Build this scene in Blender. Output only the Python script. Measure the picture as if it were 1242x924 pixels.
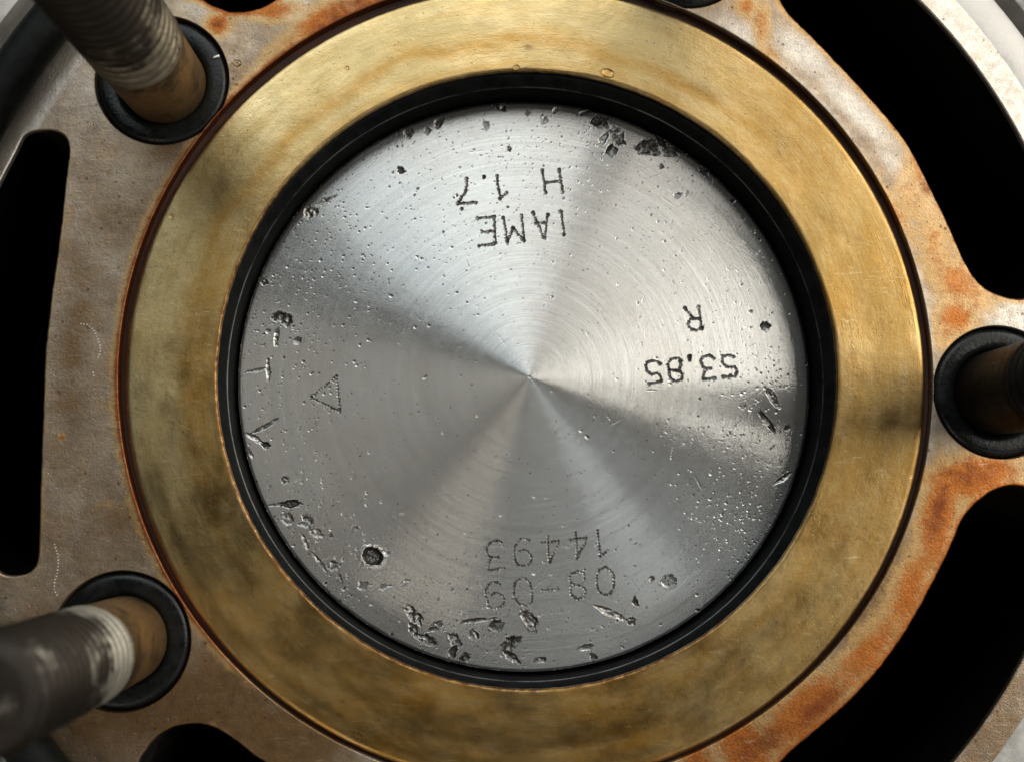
import bpy, math, random
import numpy as np
from mathutils import Matrix, Vector
from mathutils.geometry import delaunay_2d_cdt

random.seed(7)
rng = np.random.default_rng(11)
scene = bpy.context.scene
for o in list(bpy.data.objects):
    bpy.data.objects.remove(o)
MM = 0.001                                   # meshes are drawn in millimetres, the scene is in metres

# ------------------------------------------------------------------ camera
F_PX, PITCH, YAW = 1406.6, -0.098847, 0.032870
CAM = np.array([-4.9585, -11.0725, 102.672])
def cam_rot():
    cp, sp, cy, sy = math.cos(PITCH), math.sin(PITCH), math.cos(YAW), math.sin(YAW)
    rx = np.array([[1, 0, 0], [0, cp, -sp], [0, sp, cp]])
    ry = np.array([[cy, 0, sy], [0, 1, 0], [-sy, 0, cy]])
    return rx @ ry                           # world -> camera
RW = cam_rot()
cam_data = bpy.data.cameras.new('camera')
cam = bpy.data.objects.new('camera', cam_data)
scene.collection.objects.link(cam)
m4 = Matrix(RW.T.tolist()).to_4x4()
m4.translation = Vector((CAM * MM).tolist())
cam.matrix_world = m4
cam_data.sensor_width = 36.0
cam_data.sensor_fit = 'HORIZONTAL'
cam_data.lens = F_PX / 1242.0 * 36.0
cam_data.clip_start = 0.002
cam_data.clip_end = 50.0
cam_data.dof.use_dof = True
cam_data.dof.focus_distance = 0.1065
cam_data.dof.aperture_fstop = 25.0
scene.camera = cam

# ------------------------------------------------------------------ world and lamps
world = bpy.data.worlds.new('World')
scene.world = world
world.use_nodes = True
bg = world.node_tree.nodes['Background']
bg.inputs['Color'].default_value = (1.0, 0.93, 0.82, 1)
bg.inputs['Strength'].default_value = 0.012

def area(name, corner, rot, x0, x1, y0, y1, height, radiance, color):
    """a level window-like lamp overhead: rectangle x0..x1, y0..y1 (m) turned by rot degrees about a corner"""
    d = bpy.data.lights.new(name, 'AREA')
    d.shape = 'RECTANGLE'
    d.size, d.size_y = x1 - x0, y1 - y0
    d.energy = radiance * math.pi * d.size * d.size_y
    d.color = color
    o = bpy.data.objects.new(name, d)
    scene.collection.objects.link(o)
    a = math.radians(rot)
    cx, cy = (x0 + x1) / 2, (y0 + y1) / 2
    o.location = (corner[0] + cx * math.cos(a) - cy * math.sin(a), corner[1] + cx * math.sin(a) + cy * math.cos(a), height)
    o.rotation_euler = (0, 0, a)
    return o
# open daylight beyond the edge of a roof: right part brighter than the left
area('skylight_right', (.0, .0), -6, .45, 1.6, 0, 1.05, .83, 6.2, (1.0, .965, .88))
area('skylight_back', (.0, .0), -14, -.34, .26, .31, 1.0, .80, 1.85, (1.0, .97, .91))
area('skylight_left', (.0, .0), -41, -1.4, -.28, .02, .95, .83, 2.15, (.85, .955, 1.0))
area('low_fill', (.0, .0), -50, .50, 1.3, -.10, .10, .8, 2.2, (.92, .97, 1.0))  # added fill lamp for a pale fan low on the crown
area('left_fill', (.0, .0), -116, .50, 1.3, -.17, .15, .8, 2.4, (1.0, .91, .78))  # added warm fill for the lower left fan
area('far_left_fill', (.0, .0), -152, .60, 1.3, -.12, .12, .8, .22, (1.0, .92, .82))  # weak extra fill from the far left, also added

scene.view_settings.view_transform = 'Standard'
scene.view_settings.look = 'None'
scene.view_settings.exposure = 0.0
scene.view_settings.gamma = 1.0
scene.view_settings.use_curve_mapping = False

# ------------------------------------------------------------------ helpers
def unproj(px, z):
    """photo pixel -> point on the plane at height z (mm); used to take real outlines off the photograph"""
    px = np.atleast_2d(np.asarray(px, float))
    d = np.c_[(px[:, 0] - 621) / F_PX, -(px[:, 1] - 462) / F_PX, -np.ones(len(px))] @ RW
    t = (z - CAM[2]) / d[:, 2]
    return (CAM + d * t[:, None])[:, :2]
def pol(r, a):
    return (r * math.cos(math.radians(a)), r * math.sin(math.radians(a)))
def link(o, parent=None):
    scene.collection.objects.link(o)
    if parent is not None:
        o.parent = parent
    return o
def np_mesh(name, V, Q, mat, parent=None, smooth=True, attrs=None):
    """V (n,3) in mm, Q (m,3|4) faces or list of such arrays"""
    me = bpy.data.meshes.new(name)
    Qs = Q if isinstance(Q, list) else [Q]
    Qs = [np.asarray(q, np.int32) for q in Qs if len(q)]
    V = np.asarray(V, np.float32) * MM
    me.vertices.add(len(V))
    me.vertices.foreach_set('co', V.ravel())
    nl = sum(q.size for q in Qs)
    npoly = sum(len(q) for q in Qs)
    me.loops.add(nl)
    me.loops.foreach_set('vertex_index', np.concatenate([q.ravel() for q in Qs]))
    me.polygons.add(npoly)
    tot = np.concatenate([np.full(len(q), q.shape[1], np.int32) for q in Qs])
    st = np.r_[0, np.cumsum(tot)[:-1]].astype(np.int32)
    me.polygons.foreach_set('loop_start', st)
    me.polygons.foreach_set('loop_total', tot)
    me.update(calc_edges=True)
    me.validate()
    if smooth:
        me.polygons.foreach_set('use_smooth', np.ones(len(me.polygons), bool))
    for k, a in (attrs or {}).items():
        a = np.asarray(a, np.float32)
        if a.ndim == 1:
            at = me.attributes.new(k, 'FLOAT', 'POINT')
            at.data.foreach_set('value', a)
        else:
            at = me.attributes.new(k, 'FLOAT_COLOR', 'POINT')
            at.data.foreach_set('color', a.ravel())
    me.materials.append(mat)
    return link(bpy.data.objects.new(name, me), parent)
def sharpen(o, deg=35):
    me = o.data
    import bmesh
    bm = bmesh.new(); bm.from_mesh(me)
    for e in bm.edges:
        if len(e.link_faces) == 2:
            e.smooth = e.calc_face_angle(0.0) < math.radians(deg)
    bm.to_mesh(me); bm.free()
    return o
def lathe(name, prof, mat, parent=None, center=(0, 0), seg=256, jitter=None, closed=False):
    prof = np.asarray(prof, float)
    th = np.linspace(0, 2 * np.pi, seg, endpoint=False)
    n = len(prof)
    R = prof[:, 0][:, None] * np.ones(seg)
    if jitter is not None:
        R = R + jitter(prof[:, 0][:, None], th[None, :])
    V = np.stack([R * np.cos(th) + center[0], R * np.sin(th) + center[1], prof[:, 1][:, None] * np.ones(seg)], -1).reshape(-1, 3)
    Q = []
    rng_i = range(n if closed else n - 1)
    for i in rng_i:
        a = i * seg + np.arange(seg); b = i * seg + (np.arange(seg) + 1) % seg
        j = (i + 1) % n
        c = j * seg + (np.arange(seg) + 1) % seg; d = j * seg + np.arange(seg)
        Q.append(np.c_[a, d, c, b])
    return sharpen(np_mesh(name, V, np.concatenate(Q), mat, parent))
def tag(o, label, cat, group=None, kind=None):
    if label: o['label'] = label
    if cat: o['category'] = cat
    if group: o['group'] = group
    if kind: o['kind'] = kind
    return o
def empty(name, loc, label=None, cat=None, group=None):
    o = bpy.data.objects.new(name, None)
    o.empty_display_size = 0.005
    o.location = [c * MM for c in loc]
    link(o)
    return tag(o, label, cat, group)
_lat = rng.random((256, 256))
def vnoise(x, y):
    xi = np.floor(x).astype(int); yi = np.floor(y).astype(int)
    fx = x - xi; fy = y - yi
    fx = fx * fx * (3 - 2 * fx); fy = fy * fy * (3 - 2 * fy)
    g = lambda a, b: _lat[a % 256, b % 256]
    return (g(xi, yi) * (1 - fx) + g(xi + 1, yi) * fx) * (1 - fy) + (g(xi, yi + 1) * (1 - fx) + g(xi + 1, yi + 1) * fx) * fy
def fbm(x, y, o=4):
    s = 0; a = .5; t = 0
    for i in range(o):
        s = s + a * vnoise(x * 2 ** i + 17.3 * i, y * 2 ** i + 5.7 * i); t += a; a *= .5
    return s / t
def smooth(e0, e1, x):
    t = np.clip((x - e0) / (e1 - e0), 0, 1)
    return t * t * (3 - 2 * t)

# ------------------------------------------------------------------ materials
def setv(sock, v):
    if isinstance(v, (tuple, list)) and len(v) == 3 and sock.type == 'RGBA':
        v = (*v, 1)
    sock.default_value = v
SCR = [(35, .10, 2.2), (-58, .14, 2.8), (80, .08, 1.9)]
class Mat:
    def __init__(s, name):
        s.m = bpy.data.materials.new(name); s.m.use_nodes = True
        s.t = s.m.node_tree; s.t.nodes.clear()
        s.out = s.t.nodes.new('ShaderNodeOutputMaterial')
    def n(s, typ, ins=None, **props):
        nd = s.t.nodes.new('ShaderNode' + typ)
        for k, v in props.items(): setattr(nd, k, v)
        for k, v in (ins or {}).items():
            sk = nd.inputs[k]
            if isinstance(v, bpy.types.NodeSocket): s.t.links.new(v, sk)
            else: setv(sk, v)
        return nd
    def mm(s):
        """object coordinates in millimetres"""
        tc = s.n('TexCoord')
        return s.n('VectorMath', {0: tc.outputs['Object'], 'Scale': 1 / MM}, operation='SCALE').outputs[0]
    def noise(s, vec, scale, detail=4, rough=.55, dist=0):
        return s.n('TexNoise', {'Vector': vec, 'Scale': scale, 'Detail': detail, 'Roughness': rough, 'Distortion': dist}).outputs['Fac']
    def ramp(s, fac, lo, hi, a=0., b=1.):
        return s.n('MapRange', {0: fac, 1: lo, 2: hi, 3: a, 4: b}, interpolation_type='SMOOTHSTEP').outputs[0]
    def math(s, op, a, b=0.):
        return s.n('Math', {0: a, 1: b}, operation=op, use_clamp=False).outputs[0]
    def mix(s, fac, a, b, mode='MIX'):
        nd = s.n('Mix', data_type='RGBA', blend_type=mode)
        for i, v in ((0, fac), (6, a), (7, b)):
            if isinstance(v, bpy.types.NodeSocket): s.t.links.new(v, nd.inputs[i])
            else: setv(nd.inputs[i], v)
        return nd.outputs[2]
    def attr(s, name):
        return s.n('Attribute', attribute_name=name)
    def sep(s, col):
        return s.n('SeparateColor', {0: col}).outputs
    def bump(s, h, dist_mm, strength=1., normal=None):
        ins = {'Height': h, 'Distance': dist_mm * MM, 'Strength': strength}
        if normal is not None: ins['Normal'] = normal
        return s.n('Bump', ins).outputs[0]
    def scratches(s, p, lo=.006):
        """long hair lines in three directions"""
        out = None
        for a, kx, ky in SCR:
            mp = s.n('Mapping', {'Vector': p, 'Rotation': (0., 0., math.radians(a)), 'Scale': (kx, ky, 1.)}).outputs[0]
            v = s.noise(mp, 1., 2, .5)
            ln = s.ramp(s.math('ABSOLUTE', s.math('SUBTRACT', v, .5)), lo * .2, lo, 1., 0.)
            gatev = s.ramp(s.noise(p, .35 + .07 * ky, 3, .6), .54, .66)
            ln = s.math('MULTIPLY', ln, gatev)
            out = ln if out is None else s.math('MAXIMUM', out, ln)
        return out
    def pbr(s, **k):
        ins = {a.replace('_', ' '): v for a, v in k.items()}
        nd = s.n('BsdfPrincipled', ins)
        s.t.links.new(nd.outputs[0], s.out.inputs[0])
        return nd

def mat_crown():
    """face-turned aluminium: grooves run round the centre, so light fans out along the radius"""
    M = Mat('turned_aluminium')
    p = M.n('VectorMath', {0: M.mm(), 1: (-.33, -.26, 0.)}, operation='ADD').outputs[0]     # the tool centre sits a little off the rim's centre
    xyz = M.n('SeparateXYZ', {0: p}).outputs
    r = M.math('SQRT', M.math('ADD', M.math('MULTIPLY', xyz[0], xyz[0]), M.math('MULTIPLY', xyz[1], xyz[1])))
    tang = M.n('CombineXYZ', {0: M.math('MULTIPLY', xyz[1], -1.), 1: xyz[0], 2: 0.}).outputs[0]
    tang = M.n('VectorMath', {0: tang}, operation='NORMALIZE').outputs[0]
    dirv = M.n('VectorMath', {0: p}, operation='NORMALIZE').outputs[0]
    d3 = M.n('SeparateXYZ', {0: dirv}).outputs
    ringv = M.n('CombineXYZ', {0: M.math('MULTIPLY', d3[0], .6), 1: M.math('MULTIPLY', d3[1], .6), 2: M.math('MULTIPLY', r, 6.)}).outputs[0]
    rings = M.noise(ringv, 1.0, 5, .75)
    ringv2 = M.n('CombineXYZ', {0: M.math('MULTIPLY', d3[0], 2.2), 1: M.math('MULTIPLY', d3[1], 2.2), 2: M.math('MULTIPLY', r, 1.5)}).outputs[0]
    rings2 = M.noise(ringv2, 1.0, 4, .6)
    grain = M.noise(p, 5., 3, .7)
    cloud = M.noise(p, .12, 4, .6)
    # the facing tool leaves saw-toothed grooves: their broad flanks lean outwards
    rad = M.n('CombineXYZ', {0: d3[0], 1: d3[1], 2: 0.}).outputs[0]
    geo = M.n('NewGeometry').outputs['Normal']
    lean = M.n('VectorMath', {0: M.n('VectorMath', {0: rad, 'Scale': M.ramp(r, 6., 27., .085, .012)}, operation='SCALE').outputs[0], 1: geo}, operation='ADD').outputs[0]
    lean = M.n('VectorMath', {0: lean}, operation='NORMALIZE').outputs[0]
    bmp = M.bump(rings, .007, .85, lean)
    bmp = M.bump(grain, .005, .6, bmp)
    col = M.mix(M.ramp(rings, .3, .7), (.61, .61, .59), (.72, .71, .685))
    col = M.mix(M.math('MULTIPLY', M.ramp(cloud, .40, .7), .35), col, (.50, .46, .41))
    col = M.mix(M.math('MULTIPLY', M.ramp(rings2, .42, .72), .22), col, (.42, .43, .41))
    col = M.mix(M.ramp(grain, .52, .75, 0., .35), col, (.30, .29, .27))
    g1 = M.n('BsdfAnisotropic', {'Color': col, 'Roughness': .265, 'Anisotropy': .69, 'Rotation': 0., 'Normal': bmp, 'Tangent': tang}, distribution='MULTI_GGX')
    g2 = M.n('BsdfAnisotropic', {'Color': col, 'Roughness': .42, 'Anisotropy': 0., 'Normal': bmp}, distribution='MULTI_GGX')
    mixs = M.n('MixShader', {0: .22, 1: g1.outputs[0], 2: g2.outputs[0]})
    grime_shade = M.attr('grime_shade').outputs['Fac']
    soot_shade = M.n('BsdfPrincipled', {'Base Color': (.020, .016, .013), 'Roughness': .72, 'Metallic': 0., 'Specular IOR Level': .15, 'Normal': bmp})  # soot, also standing in for shade in dents and stamped dots
    mx = M.n('MixShader', {0: grime_shade, 1: mixs.outputs[0], 2: soot_shade.outputs[0]})
    M.t.links.new(mx.outputs[0], M.out.inputs[0])
    return M.m
def mat_brass():
    M = Mat('tarnished_brass'); p = M.mm()
    st = M.sep(M.attr('stain').outputs['Color'])
    flat = M.n('VectorMath', {0: p, 1: (1., 1., 0.)}, operation='MULTIPLY').outputs[0]
    r = M.n('VectorMath', {0: flat}, operation='LENGTH').outputs['Value']
    d3 = M.n('SeparateXYZ', {0: M.n('VectorMath', {0: flat}, operation='NORMALIZE').outputs[0]}).outputs
    def pv(k, m):
        return M.n('CombineXYZ', {0: M.math('MULTIPLY', d3[0], k), 1: M.math('MULTIPLY', d3[1], k), 2: M.math('MULTIPLY', r, m)}).outputs[0]
    streak = M.noise(pv(6., .75), 1., 7, .68)
    fine = M.noise(pv(16., 6.), 1., 5, .75)
    mot = M.noise(pv(5., .32), 1., 8, .62)
    mot2 = M.noise(M.n('VectorMath', {0: p, 1: (31., 7., 3.)}, operation='ADD').outputs[0], .45, 7, .7)
    mot2 = M.math('ADD', M.math('MULTIPLY', mot2, .45), M.math('MULTIPLY', M.noise(pv(10., .9), 1., 7, .65), .55))
    spk = M.noise(p, 1.5, 5, .78)
    grit = M.noise(p, 7., 3, .8)
    col = M.mix(M.ramp(streak, .30, .74), (.65, .50, .26), (.50, .345, .135))
    col = M.mix(M.ramp(mot, .45, .68, 0., .6), col, (.50, .39, .18))
    col = M.mix(M.math('MULTIPLY', st[0], M.ramp(mot2, .28, .62, .35, 1.)), col, (.42, .215, .038))
    col = M.mix(M.math('MULTIPLY', st[1], M.ramp(mot2, .25, .75, .7, 1.)), col, (.16, .105, .034))
    col = M.mix(M.math('MULTIPLY', st[2], M.ramp(spk, .3, .65, .4, 1.)), col, (.10, .038, .012))
    col = M.mix(M.ramp(fine, .48, .75, 0., .45), col, (.34, .25, .115))
    col = M.mix(M.ramp(spk, .60, .74, 0., .6), col, (.20, .13, .06))
    col = M.mix(M.ramp(mot2, .60, .78, 0., .25), col, (.72, .60, .37))
    col = M.mix(M.ramp(grit, .56, .80, 0., .35), col, (.22, .15, .07))
    vor = M.n('TexVoronoi', {'Vector': p, 'Scale': .9, 'Randomness': 1.})
    col = M.mix(M.ramp(vor.outputs['Distance'], .10, .04, 0., .6), col, (.12, .08, .035))
    scr = M.scratches(p)
    col = M.mix(M.math('MULTIPLY', scr, .45), col, (.80, .68, .42))
    rough = M.ramp(mot, .3, .7, .27, .43)
    b = M.bump(fine, .018, .7)
    b = M.bump(spk, .04, .6, b)
    b = M.bump(grit, .014, .6, b)
    M.pbr(Base_Color=col, Metallic=1., Roughness=rough, Normal=b)
    return M.m
def mat_cast():
    M = Mat('stained_aluminium_casting'); p = M.mm()
    st = M.attr('stain'); c = M.sep(st.outputs['Color']); film_shade = st.outputs['Alpha']
    n1 = M.noise(p, .24, 8, .66); n2 = M.noise(p, 1.0, 7, .72); n3 = M.noise(p, 5., 4, .75)
    q = M.n('VectorMath', {0: p, 1: (13., 71., 5.)}, operation='ADD').outputs[0]
    n4 = M.noise(q, .5, 8, .7, .4)
    nn = M.math('SUBTRACT', M.math('ADD', M.math('ADD', M.math('MULTIPLY', n4, .45), M.math('MULTIPLY', n3, .2)), M.math('MULTIPLY', n2, .35)), .5)
    col = M.mix(M.ramp(n1, .32, .68), (.25, .185, .13), (.41, .325, .24))
    col = M.mix(M.ramp(n4, .44, .66, 0., .75), col, (.36, .25, .145))
    col = M.mix(M.ramp(n2, .52, .70, 0., .6), col, (.22, .185, .16))
    def gate(v, lo, hi, k=1., amp=1.15):
        s_ = M.math('ADD', v, M.math('MULTIPLY', nn, amp))
        return M.math('MULTIPLY', M.ramp(s_, lo, hi, 0., k), M.ramp(v, .02, .14))
    col = M.mix(gate(c[2], .12, .62), col, M.mix(M.ramp(n2, .35, .6), (.59, .535, .47), (.51, .455, .39)))
    col = M.mix(gate(film_shade, .10, .60, .9), col, M.mix(n1, (.21, .115, .042), (.12, .068, .028)))
    col = M.mix(gate(c[0], .12, .42, .80), col, (.46, .285, .115))          # ochre fringe
    col = M.mix(gate(c[0], .40, .78, .95), col, M.mix(M.ramp(n3, .35, .65), (.43, .14, .024), (.30, .085, .015)))          # orange
    col = M.mix(gate(c[0], .78, 1.10, .85, 1.9), col, (.23, .065, .017))  # red-brown heart
    col = M.mix(gate(c[1], .22, .92, .95, 1.8), col, (.17, .045, .013))
    spots = M.n('TexVoronoi', {'Vector': p, 'Scale': .55, 'Randomness': 1.}).outputs['Distance']
    col = M.mix(M.ramp(spots, .11, .05, 0., .7), col, (.10, .045, .02))
    sp2 = M.n('TexVoronoi', {'Vector': q, 'Scale': 1.3, 'Randomness': 1.}).outputs['Distance']
    col = M.mix(M.ramp(sp2, .12, .05, 0., .5), col, (.10, .075, .055))
    col = M.mix(M.ramp(n3, .54, .76, 0., .5), col, (.13, .10, .08))
    scr = M.scratches(p)
    col = M.mix(M.math('MULTIPLY', scr, .35), col, (.62, .56, .48))
    rough = M.ramp(n2, .3, .7, .30, .50)
    b = M.bump(n2, .09, .6); b = M.bump(n3, .05, .65, b); b = M.bump(M.ramp(sp2, .12, .04, 1., 0.), .05, .6, b)
    M.pbr(Base_Color=col, Metallic=.88, Roughness=rough, Normal=b)
    return M.m
def mat_simple(name, c1, c2, scale, rough, metal=0., bump=.02, rvar=.1, spec=.5, detail=5):
    M = Mat(name); p = M.mm()
    n1 = M.noise(p, scale, detail, .65); n2 = M.noise(p, scale * 6, 4, .7)
    col = M.mix(M.ramp(n1, .35, .65), c1, c2)
    b = M.bump(n2, bump, .6)
    pb = M.pbr(Base_Color=col, Metallic=metal, Roughness=M.ramp(n1, .3, .7, rough - rvar, rough + rvar), Normal=b)
    pb.inputs['Specular IOR Level'].default_value = spec
    return M.m
def mat_stud(name, light, dark, amt, z0, z1, base=0.):
    """steel, clean where a nut has worn it, grimy above z1 mm"""
    M = Mat(name); p = M.mm()
    z = M.n('SeparateXYZ', {0: p}).outputs[2]
    n1 = M.noise(p, .22, 5, .6); n2 = M.noise(p, 2., 5, .7)
    f = M.math('ADD', M.math('ADD', M.math('MULTIPLY', n1, .8), M.math('MULTIPLY', n2, .2)), M.ramp(z, z0, z1, base, .26 + base))
    col = M.mix(M.ramp(f, amt - .09, amt + .09), light, dark)
    M.pbr(Base_Color=col, Metallic=.6, Roughness=M.ramp(n2, .3, .7, .38, .60), Normal=M.bump(n2, .04, .6))
    return M.m
def mat_oil():
    M = Mat('oil_drop'); p = M.mm()
    n1 = M.noise(p, .5, 2, .5)
    M.pbr(Base_Color=M.mix(n1, (.95, .82, .55), (.98, .9, .7)), Roughness=.03, IOR=1.47, Transmission_Weight=1.)
    return M.m

MAT_CROWN = mat_crown(); MAT_BRASS = mat_brass(); MAT_CAST = mat_cast()
MAT_LAND = mat_simple('machined_rim_aluminium', (.42, .40, .375), (.58, .555, .52), .22, .48, .6, .04)
MAT_RUBBER = mat_simple('black_rubber', (.004, .0045, .0045), (.008, .009, .0085), .5, .24, 0., .06, .13, .22)
MAT_RUBBER_DULL = mat_simple('dull_black_rubber', (.003, .0038, .0034), (.007, .0085, .0075), .5, .55, 0., .02, .06, .14)
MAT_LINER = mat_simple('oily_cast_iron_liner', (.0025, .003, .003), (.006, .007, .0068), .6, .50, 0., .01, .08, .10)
MAT_BORE = mat_simple('shade_black_bore', (.0018, .002, .002), (.004, .0045, .0045), .6, .62, 0., .01, .08, .03)  # shade and dark reflections of the wall put into a near-black colour
MAT_JACKET = mat_simple('deposit_and_shade', (.006, .005, .004), (.014, .010, .007), .5, .8, 0., .2, .1, .2)  # dirty jacket walls, with the wells' shade put into the black
MAT_RECESS = mat_simple('rusty_recess', (.022, .008, .005), (.055, .018, .008), .6, .7, 0., .05)
MAT_SKIRT = mat_simple('piston_skirt_metal', (.18, .17, .165), (.26, .25, .24), .5, .4, .8, .01)
MAT_SHANK = mat_stud('oily_steel_shank', (.22, .135, .06), (.055, .038, .022), .60, 0., 20.)
MAT_THREAD = mat_stud('worn_grey_thread', (.36, .335, .28), (.024, .018, .013), .60, 13.5, 20.)
MAT_SHANK_SHADED = mat_stud('shaded_side_shank', (.018, .012, .008), (.006, .005, .004), .55, 0., 20.)  # right stud's unlit side painted in as a darker copy of the steel
MAT_THREAD_BRONZE = mat_stud('bronzed_thread', (.22, .185, .13), (.028, .021, .014), .58, 12., 22.)
MAT_EDGE_HIGHLIGHT = mat_simple('edge_highlight_metal', (.02, .021, .02), (.11, .115, .11), .35, .28, .85, .01)  # highlight line along the liner edge put into a lighter metal
MAT_OIL = mat_oil()
MAT_CHIP = mat_simple('white_chip', (.75, .73, .7), (.85, .83, .8), 2., .4)
MAT_GLINT = mat_simple('stamp_glint_metal', (.55, .52, .47), (.72, .69, .63), 2., .3, .8, .01)  # glint of the stamped pits put into a bright colour

# ------------------------------------------------------------------ engine cylinder: the casting round the bore
Z_P = -4.60                                   # crown below the deck
REC_C, REC_R = (0.016, 0.239), 36.33          # recess the brass ring drops into
BR_C, BR_RI, BR_RO = (0.0, -0.06), 27.70, 35.79
STUD_R, STUD_PH, CB_R = 42.42, -2.367, 5.99
stud_xy = [pol(STUD_R, STUD_PH + 72 * k) for k in range(5)]

def px(s):
    return [tuple(v) for v in unproj([[float(a) for a in q.split(',')] for q in s.split()], 0)]
def arc(r, a0, a1, n=14):
    return [pol(r, a) for a in np.linspace(a0, a1, n)]
openings = [
    # between the right boss and the top boss
    px("1242,363 1224.5,362 1195.7,352 1175,329 1158.7,292 1142,255 1121.6,214 1101,173 1076,142 1043,105 1006,66 982,41 962,22 950,9 946,-4") +
    [pol(44, 60.2), pol(47, 62.5), pol(49.5, 62)] + arc(50.35, 59, 14) + [pol(49.2, 10.2), pol(47, 8.7)],
    # between the top boss and the upper left boss
    px("334,0 323,6 310,11 291,15 273,13 257,7 246.6,0") + [pol(46.6, 132.2), pol(49, 132)] + arc(50.35, 128, 86) +
    [pol(49, 81), pol(45.5, 80), pol(42.6, 83)] + arc(41.5, 87, 121, 12),
    # left
    px("30,160 62,157 78,163 84.5,178 80,215 72,290 63,350 57,405 54.5,422 52,500 48,600 46.5,678 40,692 25,698 10,698 0,695") +
    [pol(49.6, -160)] + arc(50.35, -163, -198, 12) + [pol(50.0, -203.5)],
    # lower left, mostly below the frame
    px("166.5,924 176.7,909 190,892 210.7,880 234.5,876.7 258,880 278.6,892 299,909 319,924") + arc(40.4, -122, -91, 10) +
    [pol(42, -87), pol(45, -85.5), pol(49, -86)] + arc(50.35, -90, -129) + [pol(49.4, -133)],
    # between the right boss and the bottom boss
    px("943,924 998.5,879 1038,844 1073,804 1097,769 1120.7,729 1140,690 1156,658.5 1164,635 1176,617 1199.5,597 1223,588 1242,589.5") +
    [pol(47, -13.2), pol(49.4, -15)] + arc(50.35, -19, -58) + [pol(49, -62.5), pol(45, -63.5), pol(42, -61)],
]
def smooth_loop(pts, step=.4, it=2):
    p = np.array(pts, float)
    for _ in range(it):
        nx = np.roll(p, -1, 0)
        p = np.stack([p * .75 + nx * .25, p * .25 + nx * .75], 1).reshape(-1, 2)
    seg = np.hypot(*(np.roll(p, -1, 0) - p).T)
    s = np.r_[0, np.cumsum(seg)]
    n = max(24, int(s[-1] / step))
    t = np.linspace(0, s[-1], n, endpoint=False)
    pc = np.vstack([p, p[:1]])
    return np.c_[np.interp(t, s, pc[:, 0]), np.interp(t, s, pc[:, 1])]
def signed_area(p):
    q = np.roll(p, -1, 0)
    return .5 * (p[:, 0] * q[:, 1] - q[:, 0] * p[:, 1]).sum()
def loop_normals(p):
    """unit normals pointing out of the loop"""
    if signed_area(p) < 0: p = p[::-1]
    t = np.roll(p, -1, 0) - np.roll(p, 1, 0)
    t /= np.hypot(*t.T)[:, None]
    return p, np.c_[t[:, 1], -t[:, 0]]
def inside(pts, loop):
    x, y = pts[:, 0], pts[:, 1]
    c = np.zeros(len(pts), bool)
    a = loop; b = np.roll(loop, -1, 0)
    for (x0, y0), (x1, y1) in zip(a, b):
        if y0 == y1: continue
        m = ((y0 > y) != (y1 > y)) & (x < (x1 - x0) * (y - y0) / (y1 - y0) + x0)
        c ^= m
    return c
def circle_loop(c, r, n):
    t = np.linspace(0, 2 * np.pi, n, endpoint=False)
    return np.c_[c[0] + r * np.cos(t), c[1] + r * np.sin(t)]

R_PLATE = 52.9
holes = []                                     # (loop, bevel, wall depth, kind)
for k, pts in enumerate(openings):
    lp = smooth_loop(pts)
    lp, nn_ = loop_normals(lp)
    j = (fbm(lp[:, 0] * 1.9 + 40 * k, lp[:, 1] * 1.9, 3) - .5) * (.30 if k == 1 else .12)
    r_ = np.hypot(lp[:, 0], lp[:, 1])
    lp = lp + nn_ * (j * (1 - .7 * smooth(49, 50, r_)))[:, None]
    holes.append((lp, .16, .56, 'open'))
holes.append((circle_loop(REC_C, REC_R, 560), .10, 1.25, 'recess'))
for s in stud_xy:
    holes.append((circle_loop(s, CB_R, 110), .10, 2.3, 'bore'))
top_loops = []
for lp, bev, dep, kind in holes:
    lp, nn_ = loop_normals(lp)
    top_loops.append(lp + nn_ * bev)
outer = circle_loop((0, 0), R_PLATE, 700)

g = np.arange(-53, 53, .42)
gx, gy = np.meshgrid(g, g)
P = np.c_[gx.ravel(), gy.ravel()] + rng.uniform(-.09, .09, (gx.size, 2))
P = P[np.hypot(P[:, 0], P[:, 1]) < R_PLATE - .25]
allb = np.vstack(top_loops + [outer])
keep = np.ones(len(P), bool)
for lp in top_loops: keep &= ~inside(P, lp)
P = P[keep]
def mindist(P, B, chunk=4000):
    out = np.empty(len(P))
    for i in range(0, len(P), chunk):
        d = P[i:i + chunk, None, :] - B[None, :, :]
        out[i:i + chunk] = np.sqrt((d ** 2).sum(-1).min(1))
    return out
dall = mindist(P, allb)
P = P[dall > .22]
verts2, edges2 = [], []
for lp in top_loops + [outer]:
    b0 = len(verts2); n = len(lp)
    verts2 += [Vector(v) for v in lp.tolist()]
    edges2 += [(b0 + i, b0 + (i + 1) % n) for i in range(n)]
nb = len(verts2)
verts2 += [Vector(v) for v in P.tolist()]
vo, eo, fo, *_ = delaunay_2d_cdt(verts2, edges2, [], 0, 1e-5, False)
VO = np.array([(v.x, v.y) for v in vo]); FO = np.array(fo, int)
cen = VO[FO].mean(1)
ok = np.hypot(cen[:, 0], cen[:, 1]) < R_PLATE
for lp in top_loops: ok &= ~inside(cen, lp)
FO = FO[ok]
a_ = VO[FO]
flip = ((a_[:, 1, 0] - a_[:, 0, 0]) * (a_[:, 2, 1] - a_[:, 0, 1]) - (a_[:, 1, 1] - a_[:, 0, 1]) * (a_[:, 2, 0] - a_[:, 0, 0])) < 0
FO[flip] = FO[flip][:, ::-1]
V3 = [np.c_[VO, (fbm(VO[:, 0] * .5, VO[:, 1] * .5, 3) - .5) * .05]]
faces4 = []
base = len(VO)
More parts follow.
